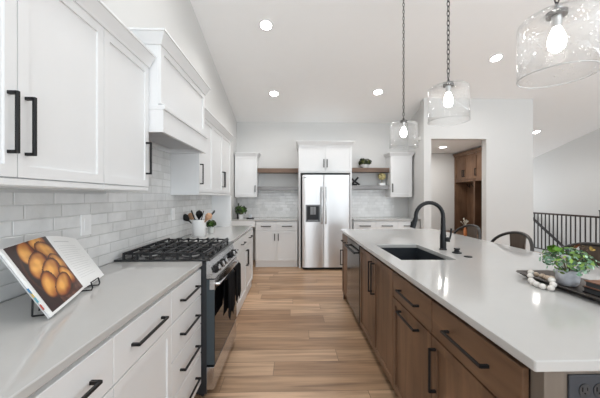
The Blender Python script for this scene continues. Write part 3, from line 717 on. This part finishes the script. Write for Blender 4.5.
for x in (.15, .33, .51, .78, .98, 1.22, 1.42):
    b = bm_new(); tube(b, [(x, ld-.02, 1.60), (x, ld-.06, 1.60), (x, ld-.085, 1.63), (x, ld-.09, 1.66)], .008, 8); box(b, x-.012, x+.012, ld-.026, ld-.018, 1.56, 1.66); obj('hook', b, BLACK, Lk)
# vase with dried twigs on the bench
v = thing('bud_vase', 'slim orange vase of dried white sprigs on the locker bench', 'vase', (3.72, 6.05, .50), 0)
b = bm_new(); lathe(b, [(.030, 0), (.036, .02), (.034, .12), (.020, .17), (.017, .21), (.020, .22)], (0, 0, 0), 16); obj('bottle', b, TERRA, v, smooth=True)
b = bm_new()
for i in range(16):
    a = random.uniform(0, 2*PI); t = random.uniform(.2, 1); hh = random.uniform(.08, .17)
    e = Vector((math.cos(a)*.09*t, math.sin(a)*.09*t, .21+hh)); tube(b, [(0, 0, .19), e*.5+Vector((0, 0, .11)), e], .003, 4)
    sphere(b, e, .012, u=6, v=4)
obj('dried_sprigs', b, TWIG, v)

# ================================================================== STAIR RAILING
Rl = thing('stair_railing', 'black metal stair railing along the open stairwell', 'railing', (6.0, 5.38, 0), 0)
L_ = 2.3
b = bm_new(); box(b, -.024, .024, 0, L_, .925, .962, .005); obj('top_rail', b, RAILW, Rl)
b = bm_new(); box(b, -.016, .016, 0, L_, .075, .10, .002); obj('bottom_rail', b, RAILB, Rl)
for i in range(21):
    y = .10 + i*.1025; b = bm_new(); box(b, -.009, .009, y-.009, y+.009, .098, .93); obj('baluster', b, RAILB, Rl)
b = bm_new(); box(b, -.045, .045, -.09, 0, 0, 1.06, .004); box(b, -.052, .052, -.097, .007, 1.06, 1.085, .004); obj('newel_post', b, RAILB, Rl)
b = bm_new(); tube(b, [(6.79, 8.3, 1.03), (6.79, 7.62, .55), (6.79, 6.6, -.17), (6.79, 5.2, -1.15)], .034, 10)
for y, z in ((7.9, .74), (6.9, .04), (5.9, -.66)): tube(b, [(6.79, y, z), (6.90, y, z-.05)], .009, 6)
tag(obj('handrail', b, RAILB, smooth=True), 'dark sloping handrail on the wall behind the stair railing', 'handrail')

# ================================================================== STOOLS (local: faces -x, origin at floor below seat centre)
def make_stool(label, loc, rz=0):
    t = thing('counter_stool', label, 'stool', loc, rz, 'metal stools along the island')
    b = bm_new(); box(b, -.18, .18, -.18, .18, .645, .668, .02, 3); obj('seat', b, SEATW, t)
    b = bm_new(); box(b, -.172, .172, -.172, .172, .618, .646, .01, 2); obj('seat_frame', b, GUN, t)
    for sx in (-1, 1):
        for sy in (-1, 1):
            b = bm_new(); tube(b, [(sx*.215, sy*.215, 0), (sx*.155, sy*.155, .63)], [.013, .017], 10); obj('leg', b, GUN, t, smooth=True)
    b = bm_new()
    for sx, sy, tx, ty in ((-1, -1, 1, -1), (1, -1, 1, 1), (1, 1, -1, 1), (-1, 1, -1, -1)):
        q = .195; tube(b, [(sx*q, sy*q, .21), (tx*q, ty*q, .21)], .008, 8)
    obj('footrest', b, GUN, t, smooth=True)
    b = bm_new(); pts = []
    for i in range(25):                                    # arched back tube, curved in plan
        a = PI*i/24; y = -.262*math.cos(a); z = .70 + .313*math.sin(a)**.55 if 0 < i < 24 else .70
        x = .215 - .10*(abs(y)/.262)**2.2; pts.append((x, y, z))
    pts = [(.10, -.17, .635), (.112, -.232, .665)] + pts + [(.112, .232, .665), (.10, .17, .635)]
    tube(b, pts, .0135, 10); obj('back_frame', b, GUN, t, smooth=True)
    b = bm_new(); n = 8; A = []; 
    for k, (z, hw, xo) in enumerate(((.64, .066, -.055), (.80, .074, -.008), (1.004, .092, 0))):
        A.append([(b.verts.new((.213 + xo - .10*(abs(y)/.262)**2.2 - .006, y, z - (.006 if k == 2 else 0)*abs(2*j/n-1))), b.verts.new((.213 + xo - .10*(abs(y)/.262)**2.2 + .006, y, z))) for j in range(n+1) for y in [-hw + 2*hw*j/n]])
    for r0, r1 in zip(A, A[1:]):
        for j in range(n):
            b.faces.new((r0[j][0], r0[j+1][0], r1[j+1][0], r1[j][0])); b.faces.new((r0[j][1], r1[j][1], r1[j+1][1], r0[j+1][1]))
        b.faces.new((r0[0][0], r1[0][0], r1[0][1], r0[0][1])); b.faces.new((r0[n][0], r0[n][1], r1[n][1], r1[n][0]))
    for rr in (A[0], A[-1]):
        for j in range(n): b.faces.new((rr[j][0], rr[j][1], rr[j+1][1], rr[j+1][0]))
    obj('back_splat', b, SEATW, t)
    return t
st = make_stool('dark metal stool with wooden back splat, middle of the three at the island', (1.85, 2.545, 0))
dup(st, (1.85, 3.205, 0), 'dark metal stool at the far end of the island, in front of the locker opening')
dup(st, (1.87, 1.90, 0), 'dark metal stool behind the leafy plant, nearest the camera')

# ================================================================== PLANTS
def leaves(bm, cols, c, rx, ry, rz, n, size, shape=1.5, up=0.3):
    lay = bm.loops.layers.color.get('Col') or bm.loops.layers.color.new('Col')
    c = Vector(c)
    for i in range(n):
        d = Vector((random.gauss(0, 1), random.gauss(0, 1), abs(random.gauss(0, 1)) - up)).normalized(); q = random.uniform(.45, 1)**.6
        p = c + Vector((d.x*rx*q, d.y*ry*q, d.z*rz*q))
        s = size*random.uniform(.65, 1.2)
        nrm = (d + Vector((random.uniform(-.7, .7), random.uniform(-.7, .7), random.uniform(-.2, .9)))).normalized()
        u = nrm.orthogonal().normalized(); u.rotate(Matrix.Rotation(random.uniform(0, 2*PI), 3, nrm)); w = nrm.cross(u)
        col = random.choice(cols); f = random.uniform(.8, 1.2)
        pts = [(-shape, 0, 0), (-.5*shape, .62, .12), (.35*shape, .62, .12), (shape, 0, 0), (.35*shape, -.62, .12), (-.5*shape, -.62, .12)]
        vs = [bm.verts.new(p + u*(a*s*.5) + w*(bb*s*.5) + nrm*(e*s*.5)) for a, bb, e in pts]
        for face in ((vs[0], vs[1], vs[2], vs[3]), (vs[0], vs[3], vs[4], vs[5])):
            fc = bm.faces.new(face)
            for l in fc.loops: l[lay] = (col[0]*f, col[1]*f, col[2]*f, 1)
def stems(bm, c0, c, rx, ry, rz, n, r=.0018):
    c0 = Vector(c0); c = Vector(c)
    for i in range(n):
        a = 2*PI*i/n + random.uniform(-.2, .2); q = random.uniform(.3, .9)
        e = c + Vector((math.cos(a)*rx*q, math.sin(a)*ry*q, rz*random.uniform(.1, .7)))
        tube(bm, [c0, c0*.4 + e*.6 + Vector((0, 0, .012)), e], r, 4)
# eucalyptus in a grey stone pot on the tray
p = thing('potted_plant', 'leafy green plant in a grey stone pot on the island tray', 'plant', (1.292, 1.305, .928), 0)
b = bm_new(); lathe(b, [(.034, 0), (.041, .010), (.044, .035), (.043, .070), (.039, .070), (.038, .060)], (0, 0, 0), 28); obj('pot', b, STONE, p, smooth=True)
b = bm_new(); stems(b, (0, 0, .055), (0, 0, .095), .09, .09, .06, 22, .0014); obj('stems', b, STEM, p)
EUC = [(.36, .50, .38), (.48, .62, .52), (.25, .38, .22), (.58, .70, .60), (.36, .50, .22), (.46, .58, .24)]
b = bm_new(); leaves(b, EUC, (0, 0, .110), .105, .105, .066, 330, .018, 1.15, .45)
leaves(b, [(.30, .48, .06), (.38, .55, .08)], (-.045, .02, .160), .03, .032, .022, 45, .022, 1.1)
leaves(b, [(.50, .40, .12), (.42, .22, .12), (.30, .20, .10)], (.055, -.01, .172), .04, .04, .02, 16, .016, 1.3)
leaves(b, EUC, (.0, -.03, .075), .06, .05, .03, 40, .016, 1.2, .9); obj('foliage', b, LEAF, p)
# tray
b = bm_new()
def ringz(z, x0, x1, y0, y1, cut):
    return [b.verts.new(q) for q in ((x0+cut, y0, z), (x1-cut, y0, z), (x1, y0+cut, z), (x1, y1-cut, z), (x1-cut, y1, z), (x0+cut, y1, z), (x0, y1-cut, z), (x0, y0+cut, z))]
rs = [ringz(.9145, 1.235, 1.39, .90, 1.48, .02), ringz(.940, 1.195, 1.43, .85, 1.525, .03), ringz(.940, 1.208, 1.417, .863, 1.512, .03), ringz(.9255, 1.245, 1.38, .915, 1.465, .02)]
b.faces.new(rs[0][::-1]); b.faces.new(rs[3])
for A, B in zip(rs, rs[1:]):
    for i in range(8): b.faces.new((A[i], A[(i+1) % 8], B[(i+1) % 8], B[i]))
tag(obj('wooden_tray', b, TRAYW), 'long dark wooden tray on the island', 'tray')
# bead garland
gb = thing('bead_garland', 'garland of chunky white and tan wooden beads draped over the tray edge', 'bead garland', (1.18, 1.33, .914), 0)
BP = [(1.214, 1.420, .954, 0), (1.192, 1.398, .944, 0), (1.174, 1.372, .9285, 0), (1.160, 1.344, .927, 0), (1.152, 1.314, .927, 0), (1.153, 1.284, .927, 0), (1.168, 1.258, .927, 0),
      (1.188, 1.268, .940, 0), (1.203, 1.292, .953, 0), (1.222, 1.314, .954, 1), (1.236, 1.342, .9455, 1), (1.252, 1.370, .941, 1), (1.257, 1.400, .941, 1), (1.244, 1.424, .943, 1), (1.230, 1.438, .950, 1)]
pts = []
for x, y, z, k in BP:
    b = bm_new(); q = Vector((x-1.18, y-1.33, z-.914)); sphere(b, q, .0135 + .0015*random.random(), 1, 1, .93); obj('bead', b, BEADT if k else BEADW, gb, smooth=True); pts.append(q)
b = bm_new(); tube(b, pts, .0016, 5, close=True); obj('cord', b, TANW, gb)
# small books on the tray
def book_flat(label, x0, x1, y0, y1, z0, z1, m):
    t = thing('small_book', label, 'book', (x0, y0, z0), 0, 'little books on the tray')
    b = bm_new(); box(b, 0, x1-x0, 0, y1-y0, 0, .004); box(b, 0, x1-x0, 0, y1-y0, z1-z0-.004, z1-z0); box(b, x1-x0-.004, x1-x0, 0, y1-y0, 0, z1-z0); obj('cover', b, m, t)
    b = bm_new(); box(b, .004, x1-x0-.004, .004, y1-y0-.004, .004, z1-z0-.004); obj('pages', b, mat('dim_pages', (.05, .055, .06), .8), t)
book_flat('small dark book lying on the tray under the brown one', 1.266, 1.375, 1.075, 1.212, .926, .950, BLACK)
book_flat('small brown covered book, topmost on the tray', 1.270, 1.370, 1.08, 1.208, .9505, .978, BROWN)

GREEN = [(.12, .22, .04), (.18, .31, .06), (.08, .15, .03), (.25, .38, .08)]
# corner plant, bottle, dish
p = thing('potted_plant', 'small bushy plant in a white cup in the back left corner', 'plant', (-1.02, 5.60, .914), 0)
b = bm_new(); lathe(b, [(.040, 0), (.047, .085), (.042, .085), (.040, .07)], (0, 0, 0), 20); obj('pot', b, CERAM, p, smooth=True)
b = bm_new(); stems(b, (0, 0, .06), (0, 0, .13), .10, .10, .08, 14, .003); obj('stems', b, STEM, p)
b = bm_new(); leaves(b, GREEN, (0, 0, .16), .115, .10, .10, 130, .052, 1.5, .5); obj('foliage', b, LEAF, p)
b = bm_new(); lathe(b, [(.035, 0), (.037, .16), (.03, .20), (.014, .23), (.014, .29), (.017, .30)], (-1.09, 5.72, .914), 18)
tag(obj('bottle', b, BGLASS, smooth=True), 'black bottle behind the small plant in the back corner', 'bottle')
b = bm_new(); lathe(b, [(.06, 0), (.085, .015), (.083, .018), (.058, .006)], (-.84, 5.60, .914), 24)
tag(obj('dish', b, BLACK, smooth=True), 'black shallow dish beside the small plant in the back corner', 'dish')
b = bm_new(); lathe(b, [(.026, 0), (.035, .02), (.037, .075), (.033, .075), (.030, .01)], (-.84, 5.60, .9205), 20, True, True)
tag(obj('cup', b, mat('pale_cup', (.62, .64, .67), .3), smooth=True), 'pale cup standing on the black dish in the back corner', 'cup')
# plant on the right upper shelf
p = thing('potted_plant', 'small plant in a white bowl on the upper brown shelf', 'plant', (1.50, 5.90, 1.940), 0)
b = bm_new(); lathe(b, [(.045, 0), (.075, .04), (.078, .085), (.072, .085), (.068, .07)], (0, 0, 0), 20); obj('pot', b, CERAM, p, smooth=True)
b = bm_new(); leaves(b, [(.05, .09, .02), (.09, .15, .03), (.20, .25, .06), (.30, .32, .14)], (0, 0, .13), .135, .11, .085, 150, .055, 1.4, .7); obj('foliage', b, LEAF, p)
# ornaments on the right lower shelf
p = thing('ornament', 'round gold dried ball in a white pot on the lower grey shelf', 'ornament', (1.86, 5.90, 1.580), 0)
b = bm_new(); box(b, -.06, .06, -.04, .04, 0, .055, .006); obj('base', b, CERAM, p)
b = bm_new(); tube(b, [(0, 0, .05), (0, 0, .13)], .006, 6); obj('stalk', b, STEM, p)
b = bm_new(); bmesh.ops.create_icosphere(b, subdivisions=3, radius=.072, matrix=Matrix.Translation((0, 0, .19)))
for v_ in b.verts: v_.co += (v_.co - Vector((0, 0, .19))).normalized()*random.uniform(-.012, .012)
obj('ball', b, GOLD, p)
p = thing('ornament', 'black crossed knot ornament on the lower grey shelf beside the refrigerator', 'ornament', (1.29, 5.90, 1.580), 0)
b = bm_new(); tube(b, [(-.07, 0, .02), (.0, 0, .09), (.07, 0, .17)], .02, 8); tube(b, [(.10, 0, .018), (0, .03, .09), (-.06, .03, .15)], .018, 8); tube(b, [(-.07, .0, .02), (-.03, .05, .02), (.06, .05, .02)], .018, 8); obj('knot', b, BLACK, p, smooth=True)

# ================================================================== LEFT COUNTER
# utensil crock
cx, cy = -1.03, 3.13
c_ = thing('utensil_crock', 'white ceramic crock of utensils on the counter beyond the range', 'crock', (cx, cy, .914), 0)
b = bm_new(); lathe(b, [(.068, 0), (.072, .006), (.072, .180), (.066, .180), (.064, .02)], (0, 0, 0), 28); obj('vessel', b, CERAM, c_, smooth=True)
def utensil(name, label, e, m, kind):
    e = Vector(e) - Vector((0, 0, .018)); t = thing(name, label, 'utensil', (cx, cy, .914), 0, 'utensils in the crock')
    s = Vector((-e.x*.25, -e.y*.25, .03)); d = (e-s).normalized()
    b = bm_new(); tube(b, [s, s + d*((e-s).length*.75)], .007, 8); hd = obj('shaft', b, m, t, smooth=True)
    b = bm_new(); q = s + d*((e-s).length*.75)
    if kind == 'spoon': sphere(b, q+d*.045, .034, .8, .8, .5) if False else tube(b, [q-d*.01, q+d*.02, q+d*.045, q+d*.075, q+d*.09], [.007, .026, .038, .030, .006], 10)
    else:
        u = d.cross(Vector((1, .3, 0))).normalized(); w_ = d.cross(u)
        A = [b.verts.new(q + d*a + u*s1*hw + w_*s2*.004) for a, hw in ((-.01, .010), (.02, .036), (.095, .042)) for s1 in (-1, 1) for s2 in (-1, 1)]
        bmesh.ops.convex_hull(b, input=b.verts)
    obj('head', b, m, t)
utensil('serving_spoon', 'black spoon leaning left in the white crock', (-.150, -.02, .235), BLACK, 'spoon')
utensil('spatula', 'black spatula leaning left of centre in the white crock', (-.055, -.03, .265), BLACK, 'spat')
utensil('spatula', 'black spatula leaning right in the white crock', (.040, .01, .250), BLACK, 'spat')
utensil('serving_spoon', 'wooden spoon leaning right in the white crock', (.125, -.03, .245), TANW, 'spoon')
utensil('serving_spoon', 'wooden spoon behind the black ones, leaning left in the crock', (-.105, .05, .240), TANW, 'spoon')
utensil('tongs', 'thin black stick leaning far right in the white crock', (.155, .02, .275), BLACK, 'spat')
utensil('ladle', 'black ladle standing almost upright in the white crock', (-.005, .03, .262), BLACK, 'spoon')
p = thing('potted_plant', 'little green plant in a glass behind the white utensil crock', 'plant', (-.975, 3.40, .914), 0)
b = bm_new(); lathe(b, [(.030, 0), (.036, .07), (.033, .07), (.029, .004)], (0, 0, 0), 18, True, True); obj('pot', b, mat('pale_glass_pot', (.62, .64, .62), .15), p, smooth=True)
b = bm_new(); leaves(b, GREEN, (0, 0, .105), .06, .055, .055, 80, .034, 1.3, .6); obj('foliage', b, LEAF, p)
# switch and outlet plates
def plate(name, label, y, z, w, hh):
    t = thing(name, label, 'switch plate' if name == 'light_switch' else 'outlet', (XL+.010, y, z), R90)
    b = bm_new(); box(b, -w/2, w/2, -.006, 0, -hh/2, hh/2, .002); obj('cover_plate', b, PLASTIC, t)
    b = bm_new(); box(b, -.017, .017, -.0085, -.005, -.034, .034, .0015); obj('rocker' if name == 'light_switch' else 'receptacle', b, CERAM, t)
plate('light_switch', 'white switch plate on the tile behind the cookbook', 1.645, 1.182, .078, .116)
plate('wall_outlet', 'white outlet plate on the tile left of the utensil crock', 2.82, 1.172, .074, .116)

# ---- cookbook on a wire stand
A0, B0, C0 = Vector((-.836, 1.006, .926)), Vector((-.938, 1.300, .930)), Vector((-.988, 1.512, .932))
A1, B1, C1 = Vector((-.982, .975, 1.164)), Vector((-1.078, 1.262, 1.170)), Vector((-1.086, 1.448, 1.132))
bk = thing('cookbook', 'open cookbook with a bread photo leaning on a wire stand', 'book', (B0.x, B0.y, .914), 0)
O = Vector((B0.x, B0.y, .914))
def leafblock(name, P, Q, P1, Q1, th, m):
    """page block: quad P,Q (bottom) P1,Q1 (top), front surface slightly arched near the spine Q"""
    b = bm_new(); nu, nv = 10, 2
    nrm = (Q-P).cross(P1-P).normalized()
    if nrm.x < 0: nrm = -nrm
    F_, K_ = [], []
    for i in range(nu+1):
        u = i/nu; bul = .010*math.sin(PI*min(1, u))*(.4+.6*u)
        c0 = P.lerp(Q, u) + nrm*bul - O; c1 = P1.lerp(Q1, u) + nrm*bul - O
        F_.append([b.verts.new(c0.lerp(c1, j/nv)) for j in range(nv+1)])
        d0 = P.lerp(Q, u) - nrm*th - O; d1 = P1.lerp(Q1, u) - nrm*th - O
        K_.append([b.verts.new(d0.lerp(d1, j/nv)) for j in range(nv+1)])
    for i in range(nu):
        for j in range(nv):
            b.faces.new((F_[i][j], F_[i+1][j], F_[i+1][j+1], F_[i][j+1])); b.faces.new((K_[i][j], K_[i][j+1], K_[i+1][j+1], K_[i+1][j]))
        b.faces.new((F_[i][0], K_[i][0], K_[i+1][0], F_[i+1][0])); b.faces.new((F_[i][nv], F_[i+1][nv], K_[i+1][nv], K_[i][nv]))
    for i in (0, nu):
        for j in range(nv): b.faces.new((F_[i][j], F_[i][j+1], K_[i][j+1], K_[i][j]))
    return obj(name, b, m, bk), nrm
lp, nl = leafblock('page_block', A0, B0, A1, B1, .007, PAPER)
rp, nr = leafblock('page_block', C0, B0, C1, B1, .007, PAPER)
# cover boards just behind the pages
b = bm_new()
for P, Q, P1, Q1, nn, th in ((A0, B0, A1, B1, nl, .007), (C0, B0, C1, B1, nr, .007)):
    ex = (P-Q).normalized()*.005; vs = []
    for off in (th+.0005, th+.0035):
        for c in (P+ex, Q, Q1, P1+ex): vs.append(b.verts.new(c - nn*off - O))
    b.faces.new(vs[:4]); b.faces.new(vs[4:][::-1])
    for i in range(4): b.faces.new((vs[i], vs[(i+1) % 4], vs[4+(i+1) % 4], vs[4+i]))
obj('cover', b, mat('cover_board', (.55, .56, .57), .5), bk)
# printed bread photograph on the left page: braided loaf
LOBES = [(.66, .93, .24, .13, .1), (.30, .84, .20, .16, 1.0), (.74, .76, .26, .17, -.45), (.36, .62, .27, .17, .55), (.80, .52, .22, .18, -.6),
         (.52, .46, .30, .17, .45), (.30, .32, .22, .16, .9), (.80, .30, .20, .16, -.7), (.56, .22, .28, .14, .35)]
def bread(u, v):
    """u right, v up in 0..1 -> printed colour of a braided loaf in a dark dish"""
    best = None
    for cx_, cy_, ra, rb, an in LOBES:
        dx, dy = u-cx_, v-cy_; x = dx*math.cos(an)+dy*math.sin(an); y = -dx*math.sin(an)+dy*math.cos(an)
        q = (x/ra)**2 + (y/rb)**2
        if q < 1: best = (q, x/ra, y/rb)
    nz = math.sin(u*27+v*11+2*math.sin(v*9))*math.sin(v*23-u*13)
    if best is None:
        r_ = math.hypot((u-.54)/.50, (v-.54)/.50)
        if r_ < 1.0: return (.10, .030, .012) if r_ < .93 else (.26, .12, .06)
        if v < .16 and u > .3: return (.34+.1*nz, .20+.08*nz, .15+.06*nz)
        return (.15+.02*nz, .040, .022)
    q, x, y = best
    hi = max(0, 1-((x+.1)**2*.9 + (y-.2)**2*1.2)); ed = max(0, q-.6)/.4
    base = Vector((.50, .22, .055)); light = Vector((.92, .68, .34)); dark = Vector((.20, .06, .014))
    c = base.lerp(light, max(0, min(1, hi*1.0 + .14*nz))); c = c.lerp(dark, min(1, ed**1.3)); return tuple(max(0, k) for k in c)
b = bm_new(); lay = b.loops.layers.color.new('Col'); nu, nv = 84, 84; gv = []
for i in range(nu+1):
    row = []
    for j in range(nv+1):
        u = .045 + .950*i/nu; v_ = .035 + .96*j/nv
        bul = .010*math.sin(PI*u)*(.4+.6*u) + .0008
        row.append(b.verts.new(A0.lerp(B0, u).lerp(A1.lerp(B1, u), v_) + nl*bul - O))
    gv.append(row)
for i in range(nu):
    for j in range(nv):
        f = b.faces.new((gv[i][j], gv[i+1][j], gv[i+1][j+1], gv[i][j+1])); c = bread((i+.5)/nu, (j+.5)/nv)
        for l in f.loops: l[lay] = (*c, 1)
obj('bread_picture', b, attr_mat('printed_picture', .35), lp)
# grey blurred print on the right page
b = bm_new()
def strip(u0, u1, v0, v1):
    vs = []
    for u, v in ((u0, v0), (u1, v0), (u1, v1), (u0, v1)):
        bul = .010*math.sin(PI*(1-u))*(.4+.6*(1-u)) + .0012
        vs.append(b.verts.new(B0.lerp(C0, u).lerp(B1.lerp(C1, u), v) + nr*bul - O))
    b.faces.new(vs)
n_ = 8
def line(u0, u1, v, hgt):
    for i in range(n_): strip(u0+(u1-u0)*i/n_, u0+(u1-u0)*(i+1)/n_, v, v+hgt)
for k in range(15):
    v = .80 - k*.045; line(.10, .10+random.uniform(.45, .75), v, .006)
line(.10, .55, .88, .018)
obj('printed_text', b, INK, rp)
b = bm_new()
for v, c in ((.36, 0), (.30, 1), (.23, 2), (.12, 3)):
    a = A0.lerp(A1, v) - nl*.0035 - O; d_ = (A1-A0).normalized()*.022; o_ = (A0-B0).normalized()*.006
    q = [a, a+d_, a+d_+o_, a+o_]; vs = [b.verts.new(x) for x in q] + [b.verts.new(x - nl*.002) for x in q]
    for f in ((0, 1, 2, 3), (7, 6, 5, 4), (0, 4, 5, 1), (1, 5, 6, 2), (2, 6, 7, 3), (3, 7, 4, 0)):
        fc = b.faces.new([vs[i] for i in f]); fc.material_index = c
obj('page_tab', b, [mat('tab_blue', (.05, .22, .42), .5), mat('tab_yellow', (.60, .42, .10), .5), mat('tab_teal', (.10, .35, .42), .5), mat('tab_red', (.48, .08, .05), .5)], lp)
# wire stand
ws = thing('book_stand', 'black wire stand holding up the open cookbook', 'book stand', (B0.x, B0.y, .914), 0)
b = bm_new(); zf = .004
e1 = (A0-B0).normalized(); e2 = Vector((-e1.y, e1.x, 0)).normalized()
if e2.x < 0: e2 = -e2
P = B0.lerp(C0, .02); q = P - O; q.z = zf; r_ = (C0-B0).normalized()*.075
hook = [q - e2*.07, q + e2*.010, q + e2*.026, q + e2*.030 + Vector((0, 0, .010)), q + e2*.024 + Vector((0, 0, .034))]
tube(b, hook + [p_ + r_ for p_ in hook[::-1]], .0032, 6)
for P, nn, k in ((A0.lerp(B0, .16), nl, .075), (B0.lerp(C0, .35), nr, .09)):
    base = P - O - e2*k; base.z = zf; topp = P.lerp(P + (A1-A0), .42) - nn*.016 - O
    w_ = (B0-A0).normalized()*.05
    tube(b, [base, topp, topp + w_, base + w_], .0032, 6); q = P - O; q.z = zf; tube(b, [base, q - e2*.01], .0032, 6)
q0 = A0.lerp(B0, .5)-O-e2*.07; q1 = B0.lerp(C0, .6)-O-e2*.07; q0.z = q1.z = zf; tube(b, [q0, q1], .0032, 6)
obj('wire_frame', b, BLACK, ws, smooth=True)
